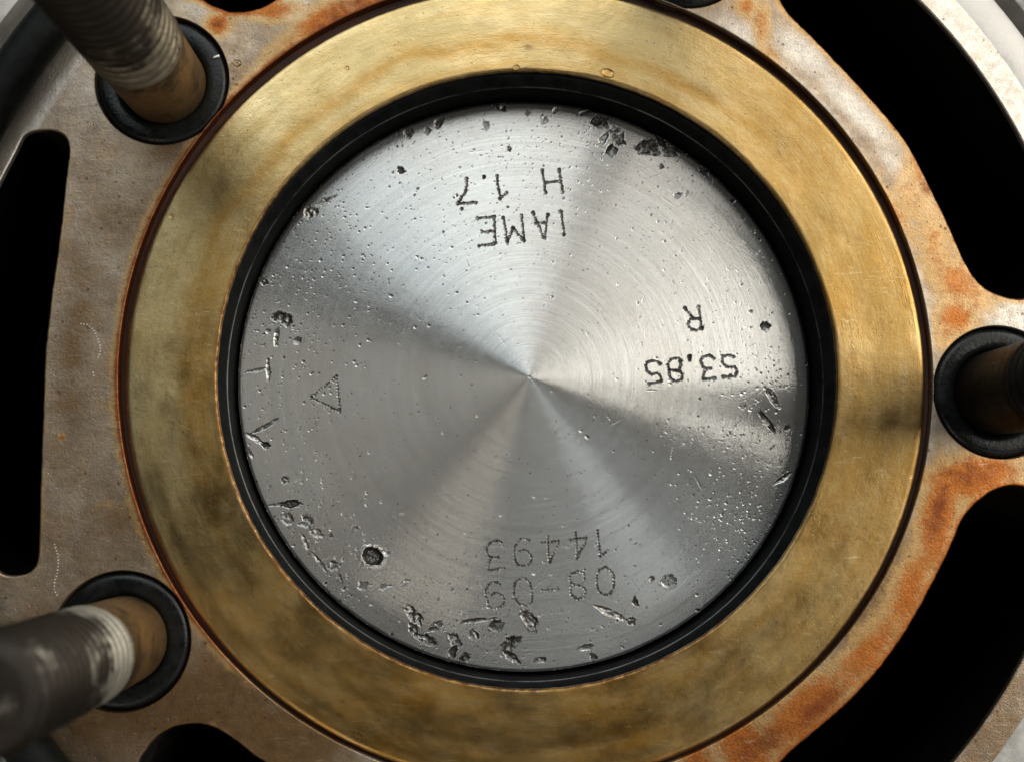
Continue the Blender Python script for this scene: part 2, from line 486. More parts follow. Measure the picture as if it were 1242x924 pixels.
for (lp, bev, dep, kind), tl in zip(holes, top_loops):      # rounded edges and side walls of every hole
    lp, nn_ = loop_normals(lp)
    n = len(lp)
    zt = (fbm(tl[:, 0] * .5, tl[:, 1] * .5, 3) - .5) * .05
    rows = [np.c_[tl, zt], np.c_[lp + nn_ * bev * .3, np.full(n, -bev * .3)], np.c_[lp, np.full(n, -bev)], np.c_[lp, np.full(n, -dep)]]
    for k in range(3):
        a = base + k * n + np.arange(n); b = base + k * n + (np.arange(n) + 1) % n
        faces4.append(np.c_[a, a + n, b + n, b][:, ::-1] if False else np.c_[a, b, b + n, a + n][:, ::-1])
    V3 += rows; base += 4 * n
# the narrow step round the plate
n = len(outer)
V3 += [np.c_[outer, np.zeros(n)], np.c_[outer * (52.98 / 52.9), np.full(n, -.14)]]
a = base + np.arange(n); b = base + (np.arange(n) + 1) % n
faces4.append(np.c_[a, a + n, b + n, b])
V3 = np.vstack(V3)

# stains of the casting, and its dimmer lower corners put into colour: where they sit was read off the photograph
def blobs(XY, lst):
    s = np.zeros(len(XY))
    for (x, y, rx, ry, ang, amp) in lst:
        c = unproj([[x, y]], 0)[0]
        a = math.radians(ang); k = 1 / 13.7
        d = XY - c
        u = (d[:, 0] * math.cos(a) + d[:, 1] * math.sin(a)) / (rx * k)
        v = (-d[:, 0] * math.sin(a) + d[:, 1] * math.cos(a)) / (ry * k)
        s = np.maximum(s, amp * np.exp(-(u * u + v * v) * .8))
    return s
XY = V3[:, :2]
rust = blobs(XY, [(1165, 345, 50, 34, -35, .66), (1160, 385, 26, 22, 0, .85), (1135, 300, 22, 70, 10, .55), (1118, 215, 14, 50, 15, .6), (1076, 246, 12, 75, 35, .62), (1010, 158, 10, 70, 45, .55), (1105, 235, 20, 40, 15, .5),
                  (1180, 578, 64, 26, 10, 1.05), (1138, 628, 24, 75, -12, .95), (1104, 715, 24, 80, -25, .8), (1050, 795, 26, 80, -40, .78), (975, 862, 30, 80, -52, .92), (905, 912, 60, 34, -60, .95),
                  (850, 935, 50, 24, -70, .9), (330, 12, 40, 16, 0, .85), (395, 25, 60, 24, 35, .85), (264, 29, 16, 16, 0, .95), (350, 50, 60, 14, 40, .5), (470, -8, 60, 20, 20, .9),
                  (925, 30, 12, 40, 0, .6), (905, 8, 14, 18, 0, .7), (935, 75, 12, 36, 30, .55), (1150, 400, 20, 40, 0, .55), (112, 316, 3, 3, 0, 1), (75, 529, 4, 4, 0, 1), (180, 30, 22, 22, 0, .0),
                  (130, 610, 20, 8, 20, .35), (85, 280, 6, 60, 0, .25)])
dred = blobs(XY, [(1138, 620, 12, 44, -14, .8), (1155, 575, 30, 12, 0, .6), (1000, 852, 44, 14, 42, .7), (930, 898, 40, 16, 30, .75), (1066, 770, 16, 16, 0, .3), (1122, 226, 8, 20, 10, .75),
                  (264, 29, 7, 7, 0, 1.0), (425, 5, 50, 16, 30, .75), (400, 22, 20, 10, 30, .55), (1180, 375, 30, 16, -20, .35), (500, -12, 60, 20, 15, .8), (918, 20, 5, 16, 0, .55), (936, 62, 6, 20, 20, .5)])
white = blobs(XY, [(975, 66, 50, 20, -40, .6), (1036, 132, 80, 16, -48, .62), (1088, 206, 60, 12, -58, .5), (890, 40, 44, 24, -30, .5), (1238, 385, 40, 18, 0, .95), (1215, 565, 50, 16, 0, .45), (356, 10, 17, 13, 0, 1.2),
                   (110, 110, 46, 60, 45, .34), (230, 110, 60, 80, 0, .0), (250, 8, 40, 20, 0, .4), (1130, 250, 30, 30, 0, .3), (150, 240, 60, 60, 0, .22)])
film_shade = blobs(XY, [(120, 840, 160, 90, 0, .6), (260, 860, 120, 80, 0, .65), (330, 900, 160, 60, 20, .7), (150, 640, 80, 70, 0, .35), (60, 760, 60, 60, 0, .3), (1070, 740, 70, 130, -30, .7), (960, 880, 120, 60, -45, .75), (1160, 590, 60, 40, 0, .6), (1200, 880, 80, 110, 30, .35), (90, 420, 26, 200, 0, .4), (150, 260, 60, 40, 30, .4), (200, 180, 40, 20, 40, .35),  # brown oily film; in the lower corners it also paints in dimmer light
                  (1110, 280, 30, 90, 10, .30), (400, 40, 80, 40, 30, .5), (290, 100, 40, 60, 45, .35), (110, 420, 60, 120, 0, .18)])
d_open = {}
for k in range(5):
    near = mindist(XY, holes[k][0])
    w = {0: .58, 1: .9, 2: .24, 3: .2, 4: .85}[k] * (1 - smooth(46.5, 48.5, np.hypot(XY[:, 0], XY[:, 1])))
    rust = np.maximum(rust, w * np.exp(-(near / .6) ** 2))
    dred = np.maximum(dred, .75 * w * np.exp(-(near / .26) ** 2))
dr = np.hypot(XY[:, 0] - REC_C[0], XY[:, 1] - REC_C[1]) - REC_R
ang = np.degrees(np.arctan2(XY[:, 1], XY[:, 0])) % 360
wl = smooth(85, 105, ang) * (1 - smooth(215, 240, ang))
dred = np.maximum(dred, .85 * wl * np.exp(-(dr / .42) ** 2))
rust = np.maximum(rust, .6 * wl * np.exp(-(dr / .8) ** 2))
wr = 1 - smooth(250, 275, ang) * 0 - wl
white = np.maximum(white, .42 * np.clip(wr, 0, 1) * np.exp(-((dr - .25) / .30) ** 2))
white = np.maximum(white, .72 * smooth(48.6, 49.6, np.hypot(XY[:, 0], XY[:, 1])) * smooth(-22, 0, XY[:, 1]))  # land paler in the upper half: corner vignetting put into the colour
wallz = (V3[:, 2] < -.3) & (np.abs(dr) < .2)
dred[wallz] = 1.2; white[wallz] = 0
stain = np.c_[rust, dred, white, film_shade]  # stains, plus dimness and vignetting painted in through film_shade and white

engine = empty('engine_cylinder', (0, 0, 0), 'rust-stained grey aluminium engine cylinder casting with black openings, surrounding the brass ring', 'engine cylinder')
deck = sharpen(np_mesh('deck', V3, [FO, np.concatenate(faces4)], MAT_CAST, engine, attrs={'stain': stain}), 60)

# deep dark water-jacket wells below each opening
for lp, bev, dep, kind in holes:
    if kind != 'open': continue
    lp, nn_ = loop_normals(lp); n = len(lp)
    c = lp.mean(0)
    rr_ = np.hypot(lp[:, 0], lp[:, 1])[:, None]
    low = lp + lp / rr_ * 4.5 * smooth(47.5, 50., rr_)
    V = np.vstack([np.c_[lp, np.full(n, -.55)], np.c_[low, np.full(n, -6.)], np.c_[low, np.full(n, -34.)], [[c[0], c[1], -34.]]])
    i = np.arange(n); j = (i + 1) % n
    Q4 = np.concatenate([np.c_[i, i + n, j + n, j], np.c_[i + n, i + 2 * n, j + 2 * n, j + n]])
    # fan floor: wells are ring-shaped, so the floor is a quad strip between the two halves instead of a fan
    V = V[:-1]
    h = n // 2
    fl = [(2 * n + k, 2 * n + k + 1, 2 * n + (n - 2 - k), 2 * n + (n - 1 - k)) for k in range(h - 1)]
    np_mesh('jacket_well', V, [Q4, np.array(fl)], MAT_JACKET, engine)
# recess floor, counterbore floors, liner
lathe('recess_floor', [(27.9, -1.0), (36.5, -1.0), (36.5, -1.26)], MAT_RECESS, engine, seg=256)
for s in stud_xy:
    lathe('counterbore_floor', [(3.6, -2.2), (6.1, -2.2)], MAT_RECESS, engine, center=s, seg=48)
LC = (-.10, -.33)
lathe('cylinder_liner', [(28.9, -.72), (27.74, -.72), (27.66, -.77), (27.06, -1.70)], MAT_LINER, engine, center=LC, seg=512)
lathe('liner_edge_highlight', [(27.065, -1.69), (27.04, -1.72), (27.005, -1.83), (26.995, -1.90)], MAT_EDGE_HIGHLIGHT, engine, center=LC, seg=512)
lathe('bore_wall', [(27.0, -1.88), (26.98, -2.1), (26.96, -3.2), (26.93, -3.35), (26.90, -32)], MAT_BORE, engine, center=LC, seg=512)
# outer land, groove and rim
lathe('outer_land', [(52.6, -.5), (52.95, -.13), (53.0, -.12), (55.6, -.10), (55.85, -.18), (55.95, -.5), (56.0, -2.6), (57.15, -2.6), (57.2, -.4), (57.3, .02), (57.5, .10), (72, .10), (72.5, -.3), (72.5, -40)], MAT_LAND, engine, seg=512)

# faint stamped dots in the casting, left side
def dots_along(pts, step):
    p = np.array(pts, float); s = np.r_[0, np.cumsum(np.hypot(*np.diff(p, axis=0).T))]
    t = np.arange(0, s[-1] + 1e-6, step)
    return np.c_[np.interp(t, s, p[:, 0]), np.interp(t, s, p[:, 1])]
def crater_mesh(name, pts, r, mat, parent, z=0.):
    V, Q = [], []; n = 8
    for (x, y) in pts:
        b = len(V)
        for rr, zz in ((1.5, .0), (1.05, .05), (.45, .012)):
            for k in range(n):
                a = 2 * math.pi * k / n
                V.append((x + r * rr * math.cos(a), y + r * rr * math.sin(a), z + zz))
        for ring in range(2):
            for k in range(n):
                Q.append((b + ring * n + k, b + ring * n + (k + 1) % n, b + (ring + 1) * n + (k + 1) % n, b + (ring + 1) * n + k))
        V.append((x, y, z + .004)); c = len(V) - 1
        for k in range(0, n, 2):
            Q.append((b + 2 * n + k, b + 2 * n + (k + 1) % n, b + 2 * n + (k + 2) % n, c))
    return np_mesh(name, np.array(V), np.array(Q), mat, parent)
for tr in ("98,393 106,394 113,400 118,409 121,418 122,426 119,434", "113,452 114,458", "66,660 70,672 71,684 69,696 66,706 66,716 70,722"):
    crater_mesh('stamped_dots', dots_along(px(tr), .28), .048, MAT_GLINT, engine, z=.02)

# ------------------------------------------------------------------ brass ring in its recess
def brass_ring():
    seg = 900
    prof = [(BR_RI + .02, -.66), (BR_RI, -.30), (BR_RI + .05, -.20), (BR_RI + .16, -.15)]
    rs = np.linspace(BR_RI + .3, BR_RO - .5, 60)
    prof += [(r, -.13) for r in rs]
    prof += [(BR_RO - .32, -.15), (BR_RO - .12, -.23), (BR_RO, -.40), (BR_RO, -.96), (BR_RI + .4, -.96)]
    prof = np.array(prof)
    th = np.linspace(0, 2 * np.pi, seg, endpoint=False)
    R = prof[:, 0][:, None] + 0 * th; Zz = prof[:, 1][:, None] + 0 * th
    wob = (fbm(np.cos(th) * 40 + 50, np.sin(th) * 40 + 50, 3) - .5) * .10
    edge = np.clip((BR_RI + .4 - prof[:, 0]) / .4, 0, 1)[:, None]
    R = R + edge * wob * .8
    X = R * np.cos(th); Y = R * np.sin(th)
    Zz = Zz + np.where((prof[:, 1] > -.14)[:, None], (fbm(X * .35 + 60, Y * .35 + 60, 3) - .5) * .05, 0)
    V = np.stack([X, Y, Zz], -1).reshape(-1, 3)
    n = len(prof); Q = []
    for i in range(n - 1):
        a = i * seg + np.arange(seg); b = i * seg + (np.arange(seg) + 1) % seg
        Q.append(np.c_[a, b, b + seg, a + seg][:, ::-1])
    XYb = V[:, :2] + np.array(BR_C)
    r = np.hypot(V[:, 0], V[:, 1]); a = np.degrees(np.arctan2(V[:, 1], V[:, 0])) % 360
    f = (r - BR_RI) / (BR_RO - BR_RI)
    w1 = fbm(np.cos(np.radians(a)) * 5 + 9, np.sin(np.radians(a)) * 5 + 9, 3) - .5
    gold = .75 * np.exp(-((f - .34 - w1 * .25) / .10) ** 2)
    gold = np.maximum(gold, .5 * np.exp(-((f - .06) / .09) ** 2))
    lowhalf = smooth(-5, -24, XYb[:, 1])
    gold = np.maximum(gold, (.75 + .9 * w1) * lowhalf)
    gold = np.maximum(gold, (.7 + .7 * w1) * smooth(10, 25, XYb[:, 0]))
    leftin = smooth(-20, -30, XYb[:, 0]) * smooth(20, 6, XYb[:, 1])
    gold = np.maximum(gold, .85 * leftin * smooth(.55, .25, f + w1 * .3))
    olive = blobs(XYb, [(268, 222, 44, 30, 50, .7), (300, 250, 20, 14, 50, .5), (1000, 262, 34, 16, -60, .6), (985, 300, 16, 60, 0, .4), (250, 600, 22, 60, -20, .3), (330, 720, 30, 20, -45, .2), (265, 500, 14, 60, 0, .35), (880, 830, 26, 70, -50, .2), (1020, 630, 22, 80, -15, .3), (640, 860, 120, 12, 0, .2), (860, 110, 30, 10, -25, .35), (1075, 500, 26, 110, 0, .4), (1050, 640, 30, 90, -20, .35), (960, 760, 34, 90, -45, .3), (1040, 330, 20, 80, 20, .35), (1060, 220, 24, 60, 35, .3)])
    lowb = smooth(0, -16, XYb[:, 1])
    olive = np.maximum(olive, (.42 + .4 * w1) * np.exp(-((f - .46 - w1 * .25) / .13) ** 2) * lowb)
    olive = np.maximum(olive, .35 * np.exp(-((f - .80 - w1 * .2) / .05) ** 2) * lowb)
    olive = np.maximum(olive, (.30 + .5 * w1) * smooth(12, 26, XYb[:, 0]) * smooth(.1, .5, f))
    red = .7 * np.exp(-((r - BR_RO + .1) / .28) ** 2) + 1.25 * np.exp(-((r - BR_RI - .05) / .20) ** 2) * (.45 + .55 * smooth(5, -10, XYb[:, 0] + XYb[:, 1]))
    red = np.maximum(red, blobs(XYb, [(430, 790, 8, 8, 0, .6), (640, 57, 5, 4, 0, .8), (770, 540, 2, 2, 0, 0.)]))
    return np_mesh('brass_ring', V, np.concatenate(Q), MAT_BRASS, None, attrs={'stain': np.c_[gold, olive, red, np.ones(len(V))]})
br = brass_ring()
br.location = (BR_C[0] * MM, BR_C[1] * MM, 0)
tag(br, 'wide flat tarnished brass ring around the bore and piston', 'brass ring')
sharpen(br, 50)

# ------------------------------------------------------------------ piston
piston = empty('piston', (-.13, -.30, Z_P), 'round silver turned-metal piston crown with dotted stamped numbers and dents', 'piston')
R_CR = 26.62
PC = np.array([-.13, -.30])                   # bore axis
H_ = .064
gN = int(R_CR / H_) + 2
ax_ = np.arange(-gN, gN + 1) * H_
GX, GY = np.meshgrid(ax_, ax_, indexing='xy')
HT = np.zeros_like(GX); GR = np.zeros_like(GX); ID = np.zeros(GX.shape, np.int32)
K = 1 / 12.85                                  # mm per photo pixel on the crown
def window(x, y, r):
    i0 = max(0, int((y - r) / H_) + gN); i1 = min(2 * gN + 1, int((y + r) / H_) + gN + 2)
    j0 = max(0, int((x - r) / H_) + gN); j1 = min(2 * gN + 1, int((x + r) / H_) + gN + 2)
    return slice(i0, i1), slice(j0, j1)
def dent(x, y, L, W, ang, depth, grime_shade=.3, tilt=0., rough=.35, rim=.3, pid=0, power=2., ragged=.18, halo=.0):
    """press one dent (mm, mm) into the crown: sloping floor, raised burr, ragged outline"""
    a, b = L / 2, W / 2
    sl = window(x, y, max(a, b) * 1.8 + .2)
    X = GX[sl] - x; Y = GY[sl] - y
    if X.size == 0: return
    ca, sa = math.cos(math.radians(ang)), math.sin(math.radians(ang))
    u = (X * ca + Y * sa) / a; v = (-X * sa + Y * ca) / b
    th = np.arctan2(v, u); ox, oy = rng.uniform(0, 200, 2)
    w = (fbm(np.cos(th) * 1.6 + ox, np.sin(th) * 1.6 + oy, 4) - .5) * 2
    rho = (np.abs(u) ** power + np.abs(v) ** power) ** (1 / power) * (1 + ragged * w) + (fbm(X * 5 + oy, Y * 5 + ox, 2) - .5) * ragged * .6
    ins = np.clip(1 - rho, 0, 1)
    fl = fbm(X * 3.0 + ox, Y * 3.0 + oy, 3) - .5
    prof = smooth(0, .45, ins) * (1 + tilt * np.clip(v, -1, 1)) * (1 + rough * 3 * fl)
    HT[sl] += -depth * prof + rim * depth * np.exp(-((rho - 1.10) / .14) ** 2) * (.2 + .8 * (.5 + .5 * w)) * np.clip(1 + tilt * v, 0, 2)
    GR[sl] = np.maximum(GR[sl], grime_shade * smooth(.0, .10, np.clip(1 + halo - rho, 0, 1)) * np.clip(.95 + .9 * fl + .2 * tilt * v, .5, 1.08))  # darkens hollows: soot and painted-in shade share this mask
    if pid:
        ID[sl] = np.where(rho < 1.05, pid, ID[sl])

# --- stamped dotted writing, stroke by stroke as it stands on the crown
def strokes(s, ox, oy, k):
    out = []
    for st in s.strip().split(';'):
        pts = [tuple(float(v) for v in q.split(',')) for q in st.split()]
        out.append([(ox + x / k, oy + y / k) for x, y in pts])
    return out
marks = [
    ('lettering', 'stamped dotted mark H 1.7', .86, strokes("905,130 940,365;1065,125 1100,350;935,245 1075,232;480,180 512,395;512,395 590,325;362,192 363,200;360,196 368,198;198,208 200,260 185,345 155,380 120,440;120,440 285,428;155,490 156,491", 540, 190, 7.7)),
    ('lettering', 'four stamped dotted capital letters', .8, strokes("1080,515 1112,748;820,525 920,765;957,545 925,765;840,622 948,618;542,575 580,800;710,550 738,795;580,800 632,665;632,665 690,740 738,780;455,565 465,830;300,578 455,565;345,705 455,700;315,835 470,815", 540, 190, 7.7)),
    ('lettering', 'single stamped dotted letter R', .86, strokes("595,100 618,265 630,300;630,300 570,315 520,300 495,255 505,215 545,205 610,205;535,195 465,100", 770, 360, 7.7)),
    ('lettering', 'stamped dotted number 53.85', .86, strokes("825,745 940,745 955,700 935,655 860,660 820,625 812,560 860,545 930,560;735,580 705,545 645,560 612,600 640,665 720,670;660,680 630,775 760,755;515,550 515,598;510,560 512,590;425,600 410,575 370,575 325,595 305,640 320,680 365,690 415,685 428,640 425,600;320,690 320,740 345,780 390,790 435,775 448,735 425,700 365,685;235,625 205,605 165,600 115,610 98,650 110,695 150,730 205,715 240,740 250,795 180,805 120,815", 770, 360, 7.7)),
    ('lettering', 'stamped dotted number 14493', .85, strokes("1010,85 1035,290;1035,290 1100,235;838,100 850,325;795,158 925,140;920,160 915,185 880,240 850,310;615,130 628,350;570,185 705,165;702,170 690,215 650,290 628,350;470,165 430,148 385,165 355,210 352,270 360,320 370,352 420,370 465,360 490,325 485,280 455,240 410,240 375,258;260,205 250,170 205,168 150,185 125,225 140,280 170,298 235,298;170,298 148,350 145,400 275,382", 570, 630, 6.537)),
    ('lettering', 'stamped dotted date 08-09', .85, strokes("1070,375 1020,395 1003,460 1005,530 1030,580 1075,600 1120,580 1140,520 1138,440 1110,395 1070,375;900,420 855,408 800,430 788,470 805,510 860,525 905,500 910,450 900,420;800,530 800,590 850,630 905,610 920,565 895,530 860,525;570,560 715,545;415,460 360,490 348,540 352,610 380,665 440,680 490,655 488,560 475,500 440,470 415,460;235,510 200,488 150,510 122,560 130,620 150,690 185,710 250,690 275,645 260,600 210,578 150,605", 570, 630, 6.537)),
    ('triangle', 'small stamped dotted triangle', .8, strokes("635,215 220,555;220,555 690,780;690,780 635,215", 360, 440, 13.2)),
]
pid = 0; part_info = {}
for nm, lab, dark, sts in marks:
    pid += 1; part_info[pid] = ('stamped_' + nm, lab)
    for st in sts:
        w = unproj(st, Z_P) - PC
        fine = nm == 'triangle' or '14493' in lab or '08-09' in lab
        dp = dots_along(w, .295 if fine else .275)
        for i, (x, y) in enumerate(dp):
            endp = (i == 0 or i == len(dp) - 1)
            r = (.108 if fine else .132) * (1.25 if endp and not fine else 1.) * random.uniform(.88, 1.14)
            dent(x + random.gauss(0, .018), y + random.gauss(0, .018), 2 * r, 2 * r, 0, .09 if not fine else .065, min(1., dark * random.uniform(1.0, 1.2)), 0, .1, .02, pid, 2., .12, .45 if fine else .30)
# --- the big dents: photo x, y, length, width (px), angle, depth (mm), grime, tilt
big = [
    (606, 128, 17, 9, -38, .35, .9, .2), (495, 161, 14, 13, 20, .16, .35, .3), (518, 159, 12, 10, 0, .15, .3, .3), (532, 150, 15, 9, 60, .14, .45, .4), (590, 152, 8, 11, 0, .08, .3, 0.), (618, 181, 6, 6, 0, .12, .7, 0),
    (486, 207, 9, 9, 30, .14, .7, 0), (661, 147, 10, 9, 0, .12, .3, .4), (675, 134, 10, 6, 40, .12, .1, .5), (640, 137, 8, 8, 0, .08, .5, 0), (710, 137, 24, 5, 17, .12, .45, .3),
    (727, 147, 21, 15, 10, .30, .75, .4), (745, 157, 17, 11, -10, .22, .3, .5), (732, 168, 18, 10, 55, .20, .2, .5), (751, 170, 18, 16, -30, .26, .5, .6), (742, 183, 16, 14, 20, .28, .75, .7),
    (786, 179, 25, 19, 5, .34, .75, .5), (805, 169, 24, 8, -55, .22, .6, .3), (818, 183, 26, 15, 15, .18, .35, .5), (802, 202, 6, 6, 0, .12, .7, 0), (856, 207, 12, 9, -30, .2, .85, 0), (822, 238, 10, 8, 20, .12, .3, .5), (833, 235, 7, 6, 0, .12, .4, 0), (890, 242, 6, 6, 0, .12, .7, 0),
    (928, 396, 14, 9, -20, .24, .8, .4), (938, 484, 24, 9, -58, .2, .3, .6), (932, 513, 30, 9, -55, .22, .6, .5), (950, 580, 30, 6, 33, .14, .0, .6), (955, 518, 7, 7, 0, .12, .7, 0),
    (376, 258, 17, 14, 30, .2, .25, .5), (396, 243, 26, 5, 24, .1, .1, .5), (320, 342, 10, 9, 0, .18, .7, .2), (343, 386, 21, 14, -25, .28, .8, .4), (335, 410, 20, 6, 85, .16, .0, .8), (360, 414, 9, 9, 0, .12, .4, .4),
    (311, 449, 30, 4, 14, .1, .35, .2), (325, 448, 25, 6, -84, .14, .1, .7), (320, 518, 38, 5, 26, .12, .5, .4), (328, 512, 26, 4, 28, .1, .3, .4), (311, 533, 28, 7, -32, .2, .2, .9), (322, 540, 11, 9, 0, .25, .8, 0), (345, 582, 12, 10, 40, .2, .55, .4),
    (352, 611, 28, 11, 4, .28, .75, .3), (333, 612, 24, 3, 6, .08, .4, .2), (349, 630, 14, 17, 0, .14, .1, .6), (372, 633, 17, 14, 20, .22, .4, .6), (383, 646, 19, 13, -20, .2, .2, .7), (370, 657, 20, 5, -65, .14, .2, .7), (388, 682, 30, 5, -52, .12, .25, .5), (403, 686, 14, 13, 0, .18, .35, .4),
    (466, 671, 10, 12, 0, .12, .0, .6), (493, 705, 9, 7, 60, .1, .3, .2), (440, 710, 14, 10, 30, .12, .2, .5), (412, 703, 12, 8, -60, .12, .35, .4), (465, 712, 18, 8, 15, .1, .2, .5),
    (502, 747, 30, 13, -52, .26, .45, .6), (501, 762, 16, 9, -60, .22, .75, .2), (528, 760, 22, 9, 28, .2, .45, .6), (516, 776, 28, 14, -22, .26, .5, .8), (552, 777, 18, 12, -40, .2, .45, .5), (548, 791, 18, 11, 60, .2, .6, .4), (563, 799, 16, 9, 50, .2, .75, .3),
    (578, 752, 40, 5, 8, .12, .55, .2), (601, 759, 17, 15, 0, .22, .6, .5), (575, 770, 13, 12, 0, .2, .55, .4), (619, 780, 22, 17, 35, .28, .7, .4), (620, 797, 20, 9, -35, .2, .55, .5), (641, 752, 28, 13, -48, .28, .6, .9), (738, 742, 40, 10, -26, .2, .25, .8), (766, 753, 11, 10, 30, .2, .75, .3), (770, 729, 12, 6, -80, .16, .75, .2),
    (811, 705, 18, 17, 0, .10, .0, .2), (711, 785, 18, 7, 10, .14, .35, .4), (720, 797, 8, 10, 0, .12, .7, 0), (656, 800, 14, 6, 0, .12, .4, .3), (790, 702, 8, 8, 0, .12, .5, .2), (300, 550, 16, 5, -60, .14, .1, .6),
    (430, 640, 9, 6, 30, .1, .4, .3), (400, 650, 9, 7, 0, .1, .4, .3), (1, 1, 1, 1, 0, 0, 0, 0)]
for (x, y, L, W, a, d, gm, tl) in big[:-1]:
    w = unproj([[x, y]], Z_P)[0] - PC
    is_part = max(L, W) >= 10
    if is_part:
        pid += 1; part_info[pid] = ('dent', None)
    if math.hypot(*w) > R_CR - .35: w = w * (R_CR - .35) / math.hypot(*w)
    dent(w[0], w[1], L * K * 1.1, W * K * 1.1, a, d * .55, min(.98, gm * .7 + .48), tl, .8, .03, pid if is_part else 0, 2. if random.random() < .5 else 1.3, .5, .05)
w = unproj([[452, 674]], Z_P)[0] - PC
pid += 1; part_info[pid] = ('dent', 'deep round dark pit')
dent(w[0], w[1], 27 * K, 22 * K, -15, .5, .97, .15, .25, .10, pid, 2., .22, .06)
# --- countless pinpricks, denser toward the edge and in the battered patches
def scatter(n, f, r0, r1, d0, d1, gmax):
    for _ in range(n):
        x, y = f()
        if math.hypot(x, y) > R_CR - .12: continue
        L = random.uniform(r0, r1) * (1 if random.random() < .9 else 1.7)
        dent(x, y, 2 * L, 2 * L * random.uniform(.5, 1), random.uniform(0, 180), random.uniform(d0, d1), random.uniform(.45, .95), random.uniform(-.6, .6), .3, .03)
def f_edge():
    r = R_CR * random.random() ** .34; a = random.uniform(0, 2 * math.pi); return r * math.cos(a), r * math.sin(a)
def f_patch(x, y, s):
    c = unproj([[x, y]], Z_P)[0] - PC
    return lambda: (random.gauss(c[0], s * K), random.gauss(c[1], s * K))
scatter(1300, f_edge, .04, .085, .012, .03, .75)
scatter(130, f_edge, .09, .16, .03, .07, .7)
for (x, y, s, n) in [(380, 640, 34, 130), (350, 420, 34, 90), (880, 640, 30, 190), (560, 775, 46, 120), (400, 280, 46, 110), (760, 190, 60, 110), (430, 700, 36, 120), (910, 310, 40, 110), (640, 160, 60, 110), (340, 520, 30, 80), (930, 450, 30, 70), (900, 520, 34, 60), (700, 770, 50, 60), (560, 250, 60, 80)]:
    scatter(n, f_patch(x, y, s), .04, .10, .02, .05, .7)
def f_any():
    r = R_CR * random.random() ** .42; a = random.uniform(0, 2 * math.pi); return r * math.cos(a), r * math.sin(a)
for _ in range(1500):                          # specks of soot lying in the grooves
    x, y = f_any(); L = random.uniform(.07, .15)
    if math.hypot(x, y) < R_CR - .1: dent(x, y, L, L * random.uniform(.5, 1), random.uniform(0, 180), 0., random.uniform(.5, .95), 0, .2, .0)
dent(.33, .26, .30, .26, 20, .05, .5, 0, .2, .1)  # tool centre mark
# fine scratches
for _ in range(46):
    x, y = f_edge(); dent(x, y, random.uniform(.6, 2.2), random.uniform(.05, .09), random.uniform(0, 180), .02, .1, 0, .2, .2)
# gentle dome and worn edge
RR = np.hypot(GX, GY)
HT += -.10 * (RR / R_CR) ** 4 - .12 * smooth(R_CR - .3, R_CR, RR) ** 2 * (.6 + .8 * fbm(GX * 1.5 + 80, GY * 1.5 + 80, 3))
HT += (fbm(GX * .9 + 30, GY * .9 + 30, 2) - .5) * .006

def crown_meshes():
    N = 2 * gN + 1
    X = GX.ravel().copy(); Y = GY.ravel().copy(); Zh = HT.ravel()
    r = np.hypot(X, Y); outm = r > R_CR
    X[outm] *= R_CR / r[outm]; Y[outm] *= R_CR / r[outm]
    i, j = np.meshgrid(np.arange(N - 1), np.arange(N - 1), indexing='ij')
    a = (i * N + j).ravel(); q = np.c_[a, a + 1, a + 1 + N, a + N]
    q = q[(~outm)[q].sum(1) >= 1]
    vid = ID.ravel()
    fid = vid[q].max(1)
    G = np.clip(GR.ravel(), 0, .95)
    V = np.c_[X, Y, Zh]
    for k in range(0, pid + 1):
        qq = q[fid == k]
        if not len(qq): continue
        u, inv = np.unique(qq.ravel(), return_inverse=True)
        nm, lab = part_info.get(k, ('crown', None))
        o = np_mesh(nm, V[u], inv.reshape(-1, 4), MAT_CROWN, piston, attrs={'grime_shade': G[u]})
        if lab: o['label'] = lab
crown_meshes()
lathe('skirt', [(26.58, -.26), (26.63, -.30), (26.67, -.42), (26.67, -3.0), (26.3, -3.05), (26.3, -4.2), (26.67, -4.25), (26.67, -26)], MAT_SKIRT, piston, seg=400)

# ------------------------------------------------------------------ studs with rubber rings
def stud(xy, label, top, thread_from, phase, m_shank, m_thread):
    t = empty('stud', (xy[0], xy[1], -2.2), label, 'stud', 'threaded studs around the bore')
    z0 = 2.2
    lathe('shank', [(3.60, -12 + z0), (3.80, z0 - 2.0), (3.80, z0 + thread_from - 1.0), (3.76, z0 + thread_from - .4), (3.55, z0 + thread_from)], m_shank, t, seg=96)
    seg, pitch, sub = 96, 1.25, 10
    zs = np.arange(thread_from, top, pitch / sub)
    th = np.linspace(0, 2 * np.pi, seg, endpoint=False)
    Z, T = np.meshgrid(zs, th, indexing='ij')
    ph = (Z / pitch - T / (2 * np.pi) + phase) % 1
    tri = 1 - np.abs(ph * 2 - 1)
    prof = smooth(.1, .85, tri)
    fade = smooth(thread_from, thread_from + 1.2, Z) * (1 - smooth(top - .8, top, Z) * .6)
    R = 3.97 - .46 * (1 - prof) * fade - .40 * smooth(top - 1.1, top, Z) + (fbm(Z * 1.5 + 3 * phase, T * 3, 3) - .5) * .07
    R = R - (1 - smooth(thread_from, thread_from + .35, Z)) * .35
    V = np.stack([R * np.cos(T), R * np.sin(T), Z + z0], -1).reshape(-1, 3)
    n = len(zs); Q = []
    for i in range(n - 1):
        a = i * seg + np.arange(seg); b = i * seg + (np.arange(seg) + 1) % seg
        Q.append(np.c_[a, b, b + seg, a + seg])
    np_mesh('thread', V, np.concatenate(Q), m_thread, t)
    lathe('end_face', [(R[-1].mean() + .05, top + z0 - .16), (2.85, top + z0 + .12), (2.5, top + z0 + .2), (.9, top + z0 + .16), (.5, top + z0 - .25), (.02, top + z0 - .4)], m_thread, t, seg=96)
    return t
